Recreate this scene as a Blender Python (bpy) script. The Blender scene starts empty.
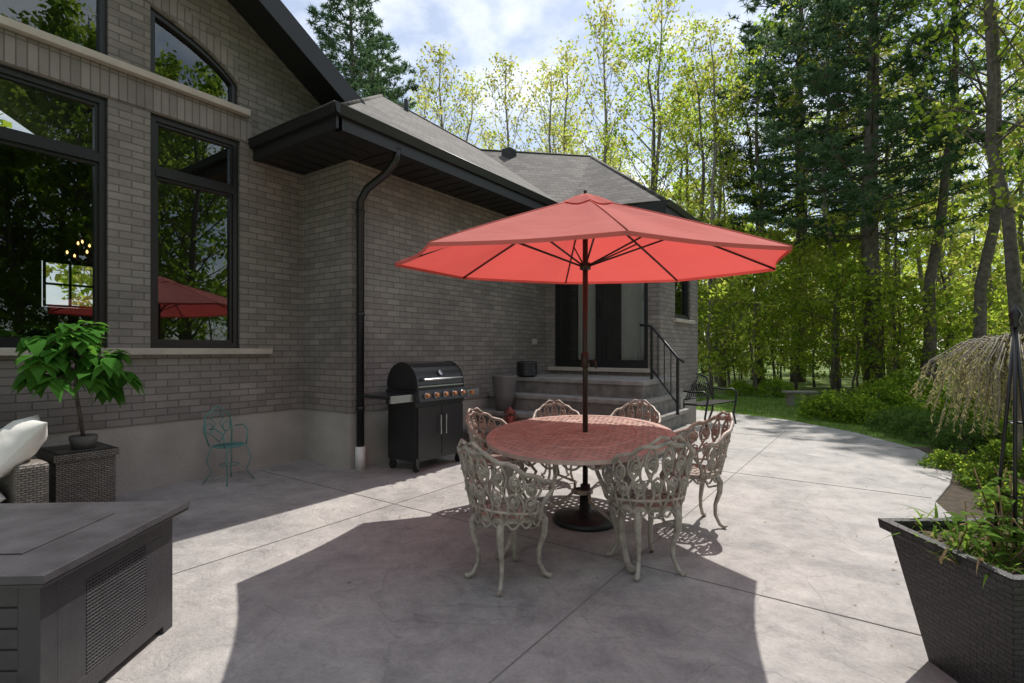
import bpy, math, random
from mathutils import Vector, Matrix
SC=bpy.context.scene; COL=SC.collection
TH=math.radians(35.3); SN,CS=math.sin(TH),math.cos(TH); F=520.0; HZ=350.0; CH=1.4
def W(px,d,z=0.0):
    r=(px-512)/F*d
    return Vector((-SN*d+CS*r, CS*d+SN*r, z))
def CW(r,d,z=0.0): return Vector((-SN*d+CS*r, CS*d+SN*r, z))

# ------------------------------------------------------------------ mesh builder
class MB:
    def __init__(s): s.v=[];s.f=[];s.m=[];s.sm=[]
    def add(s,vs,fs,mi=0,sm=False):
        o=len(s.v); s.v.extend([tuple(p) for p in vs])
        for f in fs: s.f.append([i+o for i in f]); s.m.append(mi); s.sm.append(sm)
    def box(s,a,b,mi=0,M=None):
        x0,x1=sorted((a[0],b[0]));y0,y1=sorted((a[1],b[1]));z0,z1=sorted((a[2],b[2]))
        vs=[Vector(p) for p in((x0,y0,z0),(x1,y0,z0),(x1,y1,z0),(x0,y1,z0),(x0,y0,z1),(x1,y0,z1),(x1,y1,z1),(x0,y1,z1))]
        if M is not None: vs=[M@p for p in vs]
        s.add(vs,[(0,3,2,1),(4,5,6,7),(0,1,5,4),(1,2,6,5),(2,3,7,6),(3,0,4,7)],mi)
    def tube(s,pts,r,n=6,mi=0,closed=False,cap=True):
        pts=[Vector(p) for p in pts]; k=len(pts)
        rr=r if isinstance(r,(list,tuple)) else [r]*k
        up=Vector((0,0,1)); vs=[]
        prev=None
        for i,p in enumerate(pts):
            if closed: t=pts[(i+1)%k]-pts[i-1]
            else: t=pts[min(i+1,k-1)]-pts[max(i-1,0)]
            if t.length<1e-9: t=Vector((0,0,1))
            t.normalize()
            if prev is None:
                a=t.cross(up)
                if a.length<.1: a=t.cross(Vector((1,0,0)))
            else:
                a=prev-t*prev.dot(t)
                if a.length<1e-6: a=t.cross(up)
            a.normalize(); prev=a; b=t.cross(a)
            for j in range(n):
                an=2*math.pi*j/n
                vs.append(p+(a*math.cos(an)+b*math.sin(an))*rr[i])
        fs=[]
        for i in range(k if closed else k-1):
            i2=(i+1)%k
            for j in range(n):
                j2=(j+1)%n
                fs.append((i*n+j,i*n+j2,i2*n+j2,i2*n+j))
        if cap and not closed:
            fs.append(tuple(range(n))[::-1]); fs.append(tuple((k-1)*n+j for j in range(n)))
        s.add(vs,fs,mi,True)
    def lathe(s,prof,c=(0,0,0),n=24,mi=0,sm=True):
        vs=[]
        for r,z in prof:
            for j in range(n):
                a=2*math.pi*j/n; vs.append((c[0]+r*math.cos(a),c[1]+r*math.sin(a),c[2]+z))
        fs=[]
        for i in range(len(prof)-1):
            for j in range(n):
                j2=(j+1)%n; fs.append((i*n+j,i*n+j2,(i+1)*n+j2,(i+1)*n+j))
        s.add(vs,fs,mi,sm)
    def prism(s,poly,ax,a,b,mi=0):
        def P(q,t):
            if ax=='x': return (t,q[0],q[1])
            if ax=='y': return (q[0],t,q[1])
            return (q[0],q[1],t)
        n=len(poly); vs=[P(q,a) for q in poly]+[P(q,b) for q in poly]
        fs=[tuple(range(n))[::-1],tuple(range(n,2*n))]+[(i,(i+1)%n,(i+1)%n+n,i+n) for i in range(n)]
        s.add(vs,fs,mi)
    def leaf(s,c,a,b,mi):
        s.add([c-a,c-b,c+a,c+b],[(0,1,2,3)],mi)
    def obj(s,name,mats,parent=None,bevel=0,xf=None):
        me=bpy.data.meshes.new(name); me.from_pydata([tuple(p) for p in s.v],[],s.f)
        for m in mats: me.materials.append(m)
        me.polygons.foreach_set('material_index',s.m); me.polygons.foreach_set('use_smooth',s.sm)
        me.update()
        o=bpy.data.objects.new(name,me); COL.objects.link(o)
        if xf is not None: o.matrix_world=xf
        if parent: o.parent=parent
        if bevel:
            b=o.modifiers.new('b','BEVEL'); b.width=bevel; b.segments=2; b.limit_method='ANGLE'; b.angle_limit=.7
        return o
def empty(name,loc=(0,0,0)):
    o=bpy.data.objects.new(name,None); o.location=loc; o.empty_display_size=.2; COL.objects.link(o); return o
def inst(me,name,loc,rz=0,sc=1,parent=None,tilt=0):
    o=bpy.data.objects.new(name,me); COL.objects.link(o)
    o.location=loc; o.rotation_euler=(tilt,0,rz); o.scale=(sc,sc,sc) if not isinstance(sc,tuple) else sc
    if parent: o.parent=parent
    return o

# ------------------------------------------------------------------ materials
def nm(name):
    m=bpy.data.materials.new(name); m.use_nodes=True; nt=m.node_tree; nt.nodes.clear()
    out=nt.nodes.new('ShaderNodeOutputMaterial'); return m,nt,out
def N(nt,t,**k):
    n=nt.nodes.new(t)
    for a,b in k.items(): setattr(n,a,b)
    return n
def c4(c): return (c[0],c[1],c[2],1)
def mat(name,col,rough=.6,metal=0,var=.2,scale=6,bump=.0,bscale=60,spec=.5,col2=None):
    m,nt,out=nm(name); L=nt.links.new
    p=N(nt,'ShaderNodeBsdfPrincipled'); L(p.outputs[0],out.inputs[0])
    tc=N(nt,'ShaderNodeTexCoord')
    no=N(nt,'ShaderNodeTexNoise'); no.inputs['Scale'].default_value=scale; no.inputs['Detail'].default_value=4
    L(tc.outputs['Object'],no.inputs['Vector'])
    mx=N(nt,'ShaderNodeMix',data_type='RGBA')
    a=[x*(1-var) for x in col]; b=[min(1,x*(1+var)) for x in (col2 or col)]
    mr=N(nt,'ShaderNodeMapRange'); mr.inputs[1].default_value=.3; mr.inputs[2].default_value=.7
    L(no.outputs['Fac'],mr.inputs[0]); L(mr.outputs[0],mx.inputs['Factor'])
    mx.inputs['A'].default_value=c4(a); mx.inputs['B'].default_value=c4(b)
    L(mx.outputs['Result'],p.inputs['Base Color'])
    p.inputs['Roughness'].default_value=rough; p.inputs['Metallic'].default_value=metal
    p.inputs['Specular IOR Level'].default_value=spec
    if bump:
        n2=N(nt,'ShaderNodeTexNoise'); n2.inputs['Scale'].default_value=bscale; n2.inputs['Detail'].default_value=3
        L(tc.outputs['Object'],n2.inputs['Vector'])
        bp=N(nt,'ShaderNodeBump'); bp.inputs['Strength'].default_value=bump; bp.inputs['Distance'].default_value=.01
        L(n2.outputs['Fac'],bp.inputs['Height']); L(bp.outputs[0],p.inputs['Normal'])
    return m
def brickmat(name,c1,c2,mo,w,h,ms,mode='xy',bump=.5,rough=.85,vscale=1.2,off=.5):
    m,nt,out=nm(name); L=nt.links.new
    p=N(nt,'ShaderNodeBsdfPrincipled'); L(p.outputs[0],out.inputs[0])
    tc=N(nt,'ShaderNodeTexCoord')
    s=N(nt,'ShaderNodeSeparateXYZ'); L(tc.outputs['Object'],s.inputs[0])
    ad=N(nt,'ShaderNodeMath'); L(s.outputs[0],ad.inputs[0]); L(s.outputs[1],ad.inputs[1])
    cb=N(nt,'ShaderNodeCombineXYZ')
    if mode=='xy': L(ad.outputs[0],cb.inputs[0]); L(s.outputs[2],cb.inputs[1])
    else: L(s.outputs[2],cb.inputs[0]); L(ad.outputs[0],cb.inputs[1])
    br=N(nt,'ShaderNodeTexBrick'); L(cb.outputs[0],br.inputs['Vector']); br.offset=off
    br.inputs['Scale'].default_value=1; br.inputs['Brick Width'].default_value=w; br.inputs['Row Height'].default_value=h
    br.inputs['Mortar Size'].default_value=ms; br.inputs['Mortar Smooth'].default_value=.15; br.inputs['Bias'].default_value=0
    br.inputs['Color1'].default_value=c4(c1); br.inputs['Color2'].default_value=c4(c2); br.inputs['Mortar'].default_value=c4(mo)
    no=N(nt,'ShaderNodeTexNoise'); no.inputs['Scale'].default_value=vscale; no.inputs['Detail'].default_value=6; no.inputs['Roughness'].default_value=.7
    L(tc.outputs['Object'],no.inputs['Vector'])
    mr=N(nt,'ShaderNodeMapRange'); mr.inputs[1].default_value=.25; mr.inputs[2].default_value=.75; mr.inputs[3].default_value=.72; mr.inputs[4].default_value=1.25
    L(no.outputs['Fac'],mr.inputs[0])
    vm=N(nt,'ShaderNodeVectorMath',operation='SCALE'); L(br.outputs['Color'],vm.inputs[0]); L(mr.outputs[0],vm.inputs['Scale'])
    L(vm.outputs[0],p.inputs['Base Color']); p.inputs['Roughness'].default_value=rough
    n2=N(nt,'ShaderNodeTexNoise'); n2.inputs['Scale'].default_value=90; L(tc.outputs['Object'],n2.inputs['Vector'])
    sb=N(nt,'ShaderNodeMath',operation='MULTIPLY_ADD'); L(br.outputs['Fac'],sb.inputs[0]); sb.inputs[1].default_value=-1; L(n2.outputs['Fac'],sb.inputs[2])
    bp=N(nt,'ShaderNodeBump'); bp.inputs['Strength'].default_value=bump; bp.inputs['Distance'].default_value=.006
    L(sb.outputs[0],bp.inputs['Height']); L(bp.outputs[0],p.inputs['Normal'])
    return m
def leafmat(name,col,tr,mixf=.5,var=.35):
    m,nt,out=nm(name); L=nt.links.new
    oi=N(nt,'ShaderNodeObjectInfo'); ge=N(nt,'ShaderNodeNewGeometry')
    ad=N(nt,'ShaderNodeMath'); L(ge.outputs['Random Per Island'],ad.inputs[0]); L(oi.outputs['Random'],ad.inputs[1])
    mr=N(nt,'ShaderNodeMapRange'); mr.inputs[1].default_value=0; mr.inputs[2].default_value=2; mr.inputs[3].default_value=1-var; mr.inputs[4].default_value=1+var
    L(ad.outputs[0],mr.inputs[0])
    d=N(nt,'ShaderNodeBsdfDiffuse'); t=N(nt,'ShaderNodeBsdfTranslucent')
    for c,n in((col,d),(tr,t)):
        v=N(nt,'ShaderNodeVectorMath',operation='SCALE'); v.inputs[0].default_value=c; L(mr.outputs[0],v.inputs['Scale']); L(v.outputs[0],n.inputs[0])
    mx=N(nt,'ShaderNodeMixShader'); mx.inputs[0].default_value=mixf; L(d.outputs[0],mx.inputs[1]); L(t.outputs[0],mx.inputs[2])
    L(mx.outputs[0],out.inputs[0]); return m

M_brick=brickmat('brick_grey',(.195,.168,.152),(.27,.236,.215),(.125,.112,.103),.21,.073,.006,bump=.7)
M_sold=brickmat('brick_soldier',(.195,.168,.152),(.27,.236,.215),(.125,.112,.103),.27,.073,.006,mode='v',off=0)
M_shin=brickmat('roof_shingles',(.065,.058,.052),(.14,.126,.114),(.035,.032,.03),.28,.085,.006,bump=.6,vscale=6)
M_found=mat('foundation_concrete',(.40,.365,.33),.9,var=.22,scale=1.6,bump=.6,bscale=25)
M_stone=mat('sill_stone',(.46,.40,.34),.85,var=.12,scale=5,bump=.3)
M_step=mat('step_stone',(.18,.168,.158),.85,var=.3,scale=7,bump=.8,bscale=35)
M_black=mat('black_metal',(.012,.012,.013),.38,var=.1)
M_soff=mat('soffit_black',(.012,.012,.013),.45,var=.1)
M_dark=mat('interior_dark',(.07,.055,.042),.9,var=.1)
M_pvc=mat('white_pvc',(.72,.72,.7),.5,var=.05)
M_vent=mat('vent_grey',(.42,.4,.37),.6,var=.1)
M_curt=mat('curtain_fabric',(.78,.77,.74),.9,var=.05)
def glass():
    m,nt,out=nm('window_glass'); L=nt.links.new
    g=N(nt,'ShaderNodeBsdfGlossy'); g.inputs['Roughness'].default_value=.0; g.inputs[0].default_value=(.85,.92,.95,1)
    t=N(nt,'ShaderNodeBsdfTransparent'); t.inputs[0].default_value=(.6,.62,.6,1)
    lw=N(nt,'ShaderNodeLayerWeight'); lw.inputs[0].default_value=.2
    mr=N(nt,'ShaderNodeMapRange'); mr.inputs[3].default_value=.11; mr.inputs[4].default_value=.8; L(lw.outputs['Fresnel'],mr.inputs[0])
    mx=N(nt,'ShaderNodeMixShader'); L(mr.outputs[0],mx.inputs[0]); L(t.outputs[0],mx.inputs[1]); L(g.outputs[0],mx.inputs[2])
    L(mx.outputs[0],out.inputs[0]); return m
M_glass=glass()
M_bark=mat('bark',(.12,.10,.085),.95,var=.4,scale=8,bump=.8,bscale=18)
M_barkl=mat('bark_light',(.24,.215,.185),.95,var=.4,scale=7,bump=.6,bscale=18)
M_l1=leafmat('leaf_spring',(.15,.20,.03),(.55,.68,.08),.62)
M_l2=leafmat('leaf_green',(.09,.15,.025),(.32,.50,.05),.58)
M_l3=leafmat('leaf_yellow',(.22,.22,.055),(.66,.64,.16),.6)
M_pine=leafmat('pine_needles',(.07,.125,.07),(.13,.22,.09),.38)
M_grass=leafmat('grass_blades',(.08,.14,.02),(.26,.42,.04),.45)

def patiomat():
    m,nt,out=nm('stamped_concrete'); L=nt.links.new
    p=N(nt,'ShaderNodeBsdfPrincipled'); L(p.outputs[0],out.inputs[0]); tc=N(nt,'ShaderNodeTexCoord')
    def noise(s,d=6,r=.6,dist=0):
        n=N(nt,'ShaderNodeTexNoise'); n.inputs['Scale'].default_value=s; n.inputs['Detail'].default_value=d; n.inputs['Roughness'].default_value=r; n.inputs['Distortion'].default_value=dist
        L(tc.outputs['Object'],n.inputs['Vector']); return n
    big=noise(.6,7,.7,.6); med=noise(3.6,10,.8,.5); fine=noise(45,4,.7)
    cr=N(nt,'ShaderNodeValToRGB'); e=cr.color_ramp.elements
    e[0].position=.30; e[0].color=(.20,.192,.19,1); e[1].position=.70; e[1].color=(.50,.472,.445,1)
    x=e.new(.5); x.color=(.36,.34,.327,1)
    a=N(nt,'ShaderNodeMath',operation='MULTIPLY_ADD'); L(med.outputs['Fac'],a.inputs[0]); a.inputs[1].default_value=.85
    b=N(nt,'ShaderNodeMath',operation='MULTIPLY_ADD'); L(big.outputs['Fac'],b.inputs[0]); b.inputs[1].default_value=.65; b.inputs[2].default_value=-.25
    L(b.outputs[0],a.inputs[2]); L(a.outputs[0],cr.inputs[0])
    mf=N(nt,'ShaderNodeMapRange'); mf.inputs[1].default_value=.3; mf.inputs[2].default_value=.7; mf.inputs[3].default_value=.88; mf.inputs[4].default_value=1.10; L(fine.outputs['Fac'],mf.inputs[0])
    # thin slate seams, slightly darker
    r1=noise(.9,5,.5,.4)
    sub=N(nt,'ShaderNodeMath',operation='SUBTRACT'); L(r1.outputs['Fac'],sub.inputs[0]); sub.inputs[1].default_value=.5
    ab=N(nt,'ShaderNodeMath',operation='ABSOLUTE'); L(sub.outputs[0],ab.inputs[0])
    m0=N(nt,'ShaderNodeMapRange'); m0.inputs[1].default_value=0; m0.inputs[2].default_value=.006; m0.inputs[3].default_value=.86; m0.inputs[4].default_value=1; L(ab.outputs[0],m0.inputs[0])
    mm=N(nt,'ShaderNodeMath',operation='MULTIPLY'); L(mf.outputs[0],mm.inputs[0]); L(m0.outputs[0],mm.inputs[1])
    v3=N(nt,'ShaderNodeVectorMath',operation='SCALE'); L(cr.outputs[0],v3.inputs[0]); L(mm.outputs[0],v3.inputs['Scale'])
    L(v3.outputs[0],p.inputs['Base Color']); p.inputs['Roughness'].default_value=.5; p.inputs['Specular IOR Level'].default_value=.5
    hh=N(nt,'ShaderNodeMath',operation='MULTIPLY_ADD'); L(m0.outputs[0],hh.inputs[0]); hh.inputs[1].default_value=.8; m3=noise(7,9,.75,.4); L(m3.outputs['Fac'],hh.inputs[2])
    bp=N(nt,'ShaderNodeBump'); bp.inputs['Strength'].default_value=.8; bp.inputs['Distance'].default_value=.03; L(hh.outputs[0],bp.inputs['Height']); L(bp.outputs[0],p.inputs['Normal'])
    return m
M_patio=patiomat()
M_joint=mat('joint_dark',(.20,.19,.18),.9)
M_ground=mat('forest_floor',(.06,.08,.02),1,var=.5,scale=.5,bump=.6,bscale=8,col2=(.14,.20,.045))
M_lawn=mat('lawn_soil',(.09,.16,.02),1,var=.3,scale=3,bump=.5,bscale=40)
M_mulch=mat('bed_soil',(.06,.045,.03),1,var=.4,scale=20,bump=1,bscale=60)

# ------------------------------------------------------------------ ground
g=MB(); n=48
g.add([(0,0,-.07)]+[(400*math.cos(2*math.pi*i/n),400*math.sin(2*math.pi*i/n),-.07) for i in range(n)],[(0,1+i,1+(i+1)%n) for i in range(n)])
g.obj('ground',[M_ground])
poly=[(-6.3,-5),(3.2,-5),(2.6,0),(1.5,2.2),(.95,3.6),(.62,5),(.42,6.2),(.6,7.1),(.72,8.1),(.45,9.3),(-.35,10.6),(-1.5,11.7),(-3.0,12.4),(-6.3,12.4)]
g=MB(); g.prism(poly,'z',-.10,0); g.obj('patio',[M_patio],bevel=.01)
g=MB()
for x in(-3.6,-1.34): g.box((x-.0035,-5,.0005),(x+.0035,10.2,.0035))
for y,xe in((.3,2.3),(3.24,.9),(6.3,.4),(9.3,.4)): g.box((-5.9 if y<4 else -4.9,y-.0035,.0005),(xe,y+.0035,.0036))
g.obj('patio_joints',[M_joint])
g=MB(); g.prism([(-3.2,12.2),(-1.4,11.5),(-.3,10.5),(.5,9.2),(3,9.5),(7,13),(3,17),(-7,18)],'z',-.09,-.045)
g.obj('lawn',[M_lawn])
g=MB(); g.prism([(.3,9.6),(.65,8.1),(.5,7.1),(.35,6.2),(.55,5),(.9,3.6),(1.45,2.2),(4.5,3),(5.5,9),(2.5,10.6)],'z',-.09,-.02)
g.obj('garden_bed',[M_mulch])
g=MB(); r=random.Random(3)
for i in range(16000):
    x=r.uniform(-6,6);y=r.uniform(9.4,17)
    if y<12.6-1.0*(x+3.0)*.75 and x<.6: continue
    if x>.3 and y<10.3: continue
    a=r.uniform(0,6.28); h=r.uniform(.04,.11); w=.008; dx,dy=math.cos(a)*w,math.sin(a)*w
    lx,ly=r.uniform(-.04,.04),r.uniform(-.04,.04)
    g.add([(x-dx,y-dy,-.05),(x+dx,y+dy,-.05),(x+lx,y+ly,-.05+h)],[(0,1,2)])
g.obj('grass',[M_grass])
g=MB(); r=random.Random(15)
for i in range(150):
    c=W(r.uniform(150,980),r.uniform(2.3,9),.006)
    if c.x<-4.9 or c.x>.4: continue
    a=r.uniform(0,6.28); s=r.uniform(.006,.016); A_=Vector((math.cos(a)*s,math.sin(a)*s,.002)); B_=Vector((-math.sin(a)*s*.5,math.cos(a)*s*.5,0)); g.leaf(c,A_,B_,0)
g.obj('fallen_leaves',[mat('dead_leaf',(.22,.17,.08),.9)])

# ------------------------------------------------------------------ house
H=empty('brick_house')
XL,XM,XD=-6.0,-5.05,-2.89
YR,YD,YE=3.86,8.2,10.27
def panel(mb,ax,c,a0,a1,z0,z1,holes=(),th=.2,mi=0):
    A=sorted({a0,a1,*[h[0] for h in holes],*[h[1] for h in holes]}); Z=sorted({z0,z1,*[h[2] for h in holes],*[h[3] for h in holes]})
    A=[a for a in A if a0<=a<=a1]; Z=[z for z in Z if z0<=z<=z1]
    for i in range(len(A)-1):
        for j in range(len(Z)-1):
            am,zm=(A[i]+A[i+1])/2,(Z[j]+Z[j+1])/2
            if any(h[0]<am<h[1] and h[2]<zm<h[3] for h in holes): continue
            if ax=='y': mb.box((c-th,A[i],Z[j]),(c,A[i+1],Z[j+1]),mi)
            else: mb.box((A[i],c,Z[j]),(A[i+1],c+th,Z[j+1]),mi)
FZ=.66
w=MB()
w1=(-.6,1.82,1.42,3.8); w2=(2.17,3.07,1.42,3.8)
panel(w,'y',XL,-4,YR,FZ,4.17,[w1,w2])
panel(w,'x',YR,XL,XM-.2,FZ,3.66)
panel(w,'y',XM,YR,YD,FZ,3.66)
dr=(-4.86,-3.07,1.1,3.2); wd=(8.95,9.85,1.95,3.15)
panel(w,'x',YD,XM,XD-.2,FZ,3.56,[dr])
panel(w,'y',XD,YD,YE+.05,FZ,3.56,[wd])
panel(w,'x',YE,-12.7,XD-.21,FZ,3.56,th=.1)
panel(w,'y',-12.8,-4,YE,0,3.8,[(2.3,4.6,1.7,3.3)])
panel(w,'x',-4.0,-12.8,XL,0,4.2)
def rake(y): return 4.6-.6*(abs(y-.6)+.6-4.36)-.08
def arch(y):
    u=(y-.6)/2.54
    return 4.2+.866*math.sqrt(max(0,1-u*u))
edges=sorted([-4+.1*i for i in range(90) if -4+.1*i<4.95]+[-.6,1.82,2.17,3.05,.6])
for a,b in zip(edges[:-1],edges[1:]):
    if b-a<1e-4: continue
    m=(a+b)/2
    inw=(-.6<m<1.82) or (2.17<m<3.05)
    la,lb=(arch(a),arch(b)) if inw else (4.17,4.17)
    if m>3.86: la=lb=3.7
    ra,rb=rake(a),rake(b)
    if ra-la<.02: continue
    w.prism([(a,la),(b,lb),(b,rb),(a,ra)],'x',XL-.2,XL)
w.obj('brick_walls',[M_brick],H)
w=MB()
w.box((XL,-.75,3.815),(XL+.014,3.2,4.085))
for i in range(40):
    y0=-.8+i*(4.05/40);y1=y0+4.05/40
    if y1>3.13: break
    w.prism([(y0,arch(y0)+.012),(y1,arch(y1)+.012),(y1,arch(y1)+.23),(y0,arch(y0)+.23)],'x',XL,XL+.012)
w.obj('soldier_courses',[M_sold],H)
w=MB()
w.box((XL-.02,-4,4.095),(XL+.085,3.15,4.165)); w.box((XL-.1,-.8,1.352),(XL+.075,3.42,1.418))
w.box((XD-.1,8.85,1.885),(XD+.06,9.95,1.947)); w.box((-4.95,YD-.07,1.03),(-3.0,YD+.1,1.097))
w.obj('stone_sills',[M_stone],H,bevel=.006)
w=MB()
w.box((XL-.25,-4,-.1),(XL-.012,YR+.1,FZ)); w.box((XL-.1,YR+.012,-.1),(XM-.3,YR+.2,FZ)); w.box((XM-.3,YR+.012,-.1),(XM-.012,YD,FZ))
w.box((XM-.1,YD+.012,-.1),(XD-.012,YE-.01,FZ))
w.obj('foundation',[M_found],H)
fr=MB(); gl=MB()
def win_y(x,y0,y1,z0,z1,tr=(),t=.06):
    a,b=x-.13,x-.035
    fr.box((a,y0,z0),(b,y0+t,z1)); fr.box((a,y1-t,z0),(b,y1,z1)); fr.box((a,y0+t,z0),(b,y1-t,z0+t)); fr.box((a,y0+t,z1-t),(b,y1-t,z1))
    zs=[z0+t]+[q for q in tr]+[z1-t]
    for q in tr: fr.box((a+.002,y0+t,q-.04),(b+.008,y1-t,q+.04))
    for i in range(len(zs)-1):
        za=zs[i]+(.04 if i>0 else 0); zb=zs[i+1]-(.04 if i<len(zs)-2 else 0); s=.03; aa,bb=a+.02,b-.02
        fr.box((aa,y0+t,za),(bb,y0+t+s,zb)); fr.box((aa,y1-t-s,za),(bb,y1-t,zb)); fr.box((aa,y0+t+s,za),(bb,y1-t-s,za+s)); fr.box((aa,y0+t+s,zb-s),(bb,y1-t-s,zb))
    gl.add([(x-.085,y0+.02,z0+.02),(x-.085,y1-.02,z0+.02),(x-.085,y1-.02,z1-.02),(x-.085,y0+.02,z1-.02)],[(0,1,2,3)])
win_y(XL,*w1[:2],1.42,3.8,tr=(3.22,)); win_y(XL,*w2[:2],1.42,3.8,tr=(3.22,)); win_y(XD,*wd[:2],wd[2],wd[3])
for y0,y1 in((-.6,1.82),(2.17,3.05)):
    a,b=XL-.13,XL-.035; t=.055
    fr.box((a,y0,4.172),(b,y1,4.22))
    fr.box((a+.001,y0,4.22),(b-.001,y0+t,arch(y0)-.0)); 
    fr.box((a+.001,y1-t,4.22),(b-.001,y1,arch(y1)))
    k=24
    for i in range(k):
        p=y0+(y1-y0)*i/k;q=y0+(y1-y0)*(i+1)/k
        fr.prism([(p,arch(p)-.06),(q,arch(q)-.06),(q,arch(q)),(p,arch(p))],'x',a+.002,b)
        gl.add([(XL-.085,p,4.2),(XL-.085,q,4.2),(XL-.085,q,arch(q)-.02),(XL-.085,p,arch(p)-.02)],[(0,1,2,3)])
x0,x1,z0,z1=dr; a,b=YD+.035,YD+.14; t=.06; xm=(x0+x1)/2
fr.box((x0,a,z0),(x0+t,b,z1)); fr.box((x1-t,a,z0),(x1,b,z1)); fr.box((x0+t,a,z0),(x1-t,b,z0+t)); fr.box((x0+t,a,z1-t),(x1-t,b,z1))
fr.box((xm-.05,a+.01,z0+t),(xm+.05,b-.01,z1-t))
for p,q in((x0+t,xm-.05),(xm+.05,x1-t)):
    s=.045; fr.box((p,a+.02,z0+t),(p+s,b-.02,z1-t)); fr.box((q-s,a+.02,z0+t),(q,b-.02,z1-t)); fr.box((p+s,a+.02,z0+t),(q-s,b-.02,z0+t+.07)); 
fr.box((xm-.03,a-.03,1.95),(xm-.01,a+.01,2.25))
gl.add([(x0+.02,YD+.09,z0),(x1-.02,YD+.09,z0),(x1-.02,YD+.09,z1),(x0+.02,YD+.09,z1)],[(0,1,2,3)])
fr.obj('window_frames',[M_black],H); gl.obj('window_glass',[M_glass],H)
w=MB()
w.box((-12.7,-3.7,.9),(-6.25,3.75,1.0)); panel(w,'y',-12.55,-3.7,3.75,1.0,5.0,[(2.8,3.6,2.2,3.05)],th=.05)
w.box((-12.5,3.66,1.0),(-6.25,3.7,6)); w.box((-12.5,-3.8,1),(-6.25,-3.7,6))
w.box((XM-.1,9.6,1),(XD-.25,9.7,3.45)); w.box((XM-.3,8.45,.95),(XD-.25,9.7,1.0)); w.box((XM-.3,8.45,3.45),(XD-.25,9.7,3.5)); w.box((XM-.4,8.45,1),(XM-.3,9.7,3.5))
w.obj('interior_rooms',[M_dark],H)
w=MB()
for (p,q) in((-4.45,-4.02),(-3.62,-3.2)):
    k=40
    for i in range(k):
        xa=p+(q-p)*i/k; xb=p+(q-p)*(i+1)/k
        ya=8.36+.02*math.sin(i*1.3); yb=8.36+.02*math.sin((i+1)*1.3)
        w.add([(xa,ya,1.05),(xb,yb,1.05),(xb,yb,3.2),(xa,ya,3.2)],[(0,1,2,3)],0,True)
w.obj('curtains',[M_curt],H)
w=MB()
for y in(2.8,3.17,3.57): w.box((-12.5,y,2.2),(-12.46,y+.04,3.05),0)
for z in(2.2,2.6,3.01): w.box((-12.49,2.8,z),(-12.45,3.6,z+.04),0)
w.obj('interior_window_frame',[M_black],H)
me,nt,out=nm('lit_bulb'); e=N(nt,'ShaderNodeEmission'); e.inputs[0].default_value=(1,.55,.2,1); e.inputs[1].default_value=5; nt.links.new(e.outputs[0],out.inputs[0]); M_bulb=me
w=MB(); cx,cy,cz=-9.2,2.62,2.75
w.tube([(cx,cy,4.4),(cx,cy,cz)],.012,6,0)
for i in range(12):
    a=i*.5236; rr_=.3 if i%2 else .18; zo=-.02 if i%2 else .14; ex,ey=cx+rr_*math.cos(a),cy+rr_*math.sin(a)
    w.tube([(cx,cy,cz-.05),(cx+.15*math.cos(a),cy+.15*math.sin(a),cz-.12),(ex,ey,cz+zo)],.008,5,0)
    w.lathe([(0,0),(.012,.012),(.014,.03),(0,.055)],(ex,ey,cz+zo),8,1)
w.obj('chandelier',[M_black,M_bulb],H)
w=MB()
def slab(mb,pts,mi=0): mb.add(pts,[tuple(range(len(pts)))],mi)
A=(-4.43,3.28,3.86);B=(-8.05,6.9,6.43);C_=(-8.1,7.4,6.44);D_=(-7.03,8.74,5.7);E=(-4.43,7.95,3.86)
G=(-2.72,7.93,3.72);Hh=(-5.25,10.45,5.7);K=(-2.72,10.45,3.72);Q=(-5.2,14,3.72);Bk=(-12.9,9,3.8);L0=(-8.3,3.28,3.86)
slab(w,[A,E,D_,C_,B]); slab(w,[L0,A,B]); slab(w,[E,G,Hh]); slab(w,[E,Hh,D_]); slab(w,[G,K,Hh]); slab(w,[K,Q,Hh]); slab(w,[D_,Hh,Q,Bk]); slab(w,[C_,D_,Bk]); slab(w,[B,C_,Bk]); slab(w,[L0,B,Bk])
rk=lambda y:4.6-.6*(abs(y-.6)+.6-4.36)
w.prism([(.6,rk(.6)-.08),(4.95,rk(4.95)-.08),(4.95,rk(4.95)),(.6,rk(.6))],'x',-13,-5.47)
w.prism([(-4.4,rk(-4.4)-.08),(.6,rk(.6)-.08),(.6,rk(.6)),(-4.4,rk(-4.4))],'x',-13,-5.47)
w.obj('shingle_roof',[M_shin],H)
w=MB()
for p,q in((A,B),(C_,D_),(D_,Hh),(G,Hh),(K,Hh)):
    w.tube([p,q],.03,6,0)
w.obj('ridge_caps',[M_shin],H)
w=MB()
for s in(0,1):
    ya,yb=(.6,4.97) if s==0 else(-4.4,.6)
    w.prism([(ya,rk(ya)-.27),(yb,rk(yb)-.27),(yb,rk(yb)+.012),(ya,rk(ya)+.012)],'x',-5.47,-5.44)
    w.prism([(ya,rk(ya)-.13),(yb,rk(yb)-.13),(yb,rk(yb)-.09),(ya,rk(ya)-.09)],'x',-5.99,-5.472)
w.box((-6.2,4.97,rk(4.97)-.27),(-5.44,5.0,rk(4.97)+.01))
w.box((-4.50,3.25,3.62),(-4.43,7.93,3.85)); w.box((-6.0,3.22,3.62),(-4.43,3.29,3.85)); 
w.box((XM,YR-.0,3.62),(-4.50,7.95,3.655)); w.box((-5.99,3.29,3.62),(-4.50,YR,3.656))
w.box((-4.43,7.9,3.5),(-2.69,7.96,3.71)); w.box((-2.75,7.96,3.5),(-2.69,10.5,3.71)); w.box((XM,7.96,3.5),(-2.75,YD,3.535)); w.box((XD,YD,3.5),(-2.75,10.5,3.536)); w.box((-4.5,7.93,3.5),(-4.43,8.0,3.85))
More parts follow.
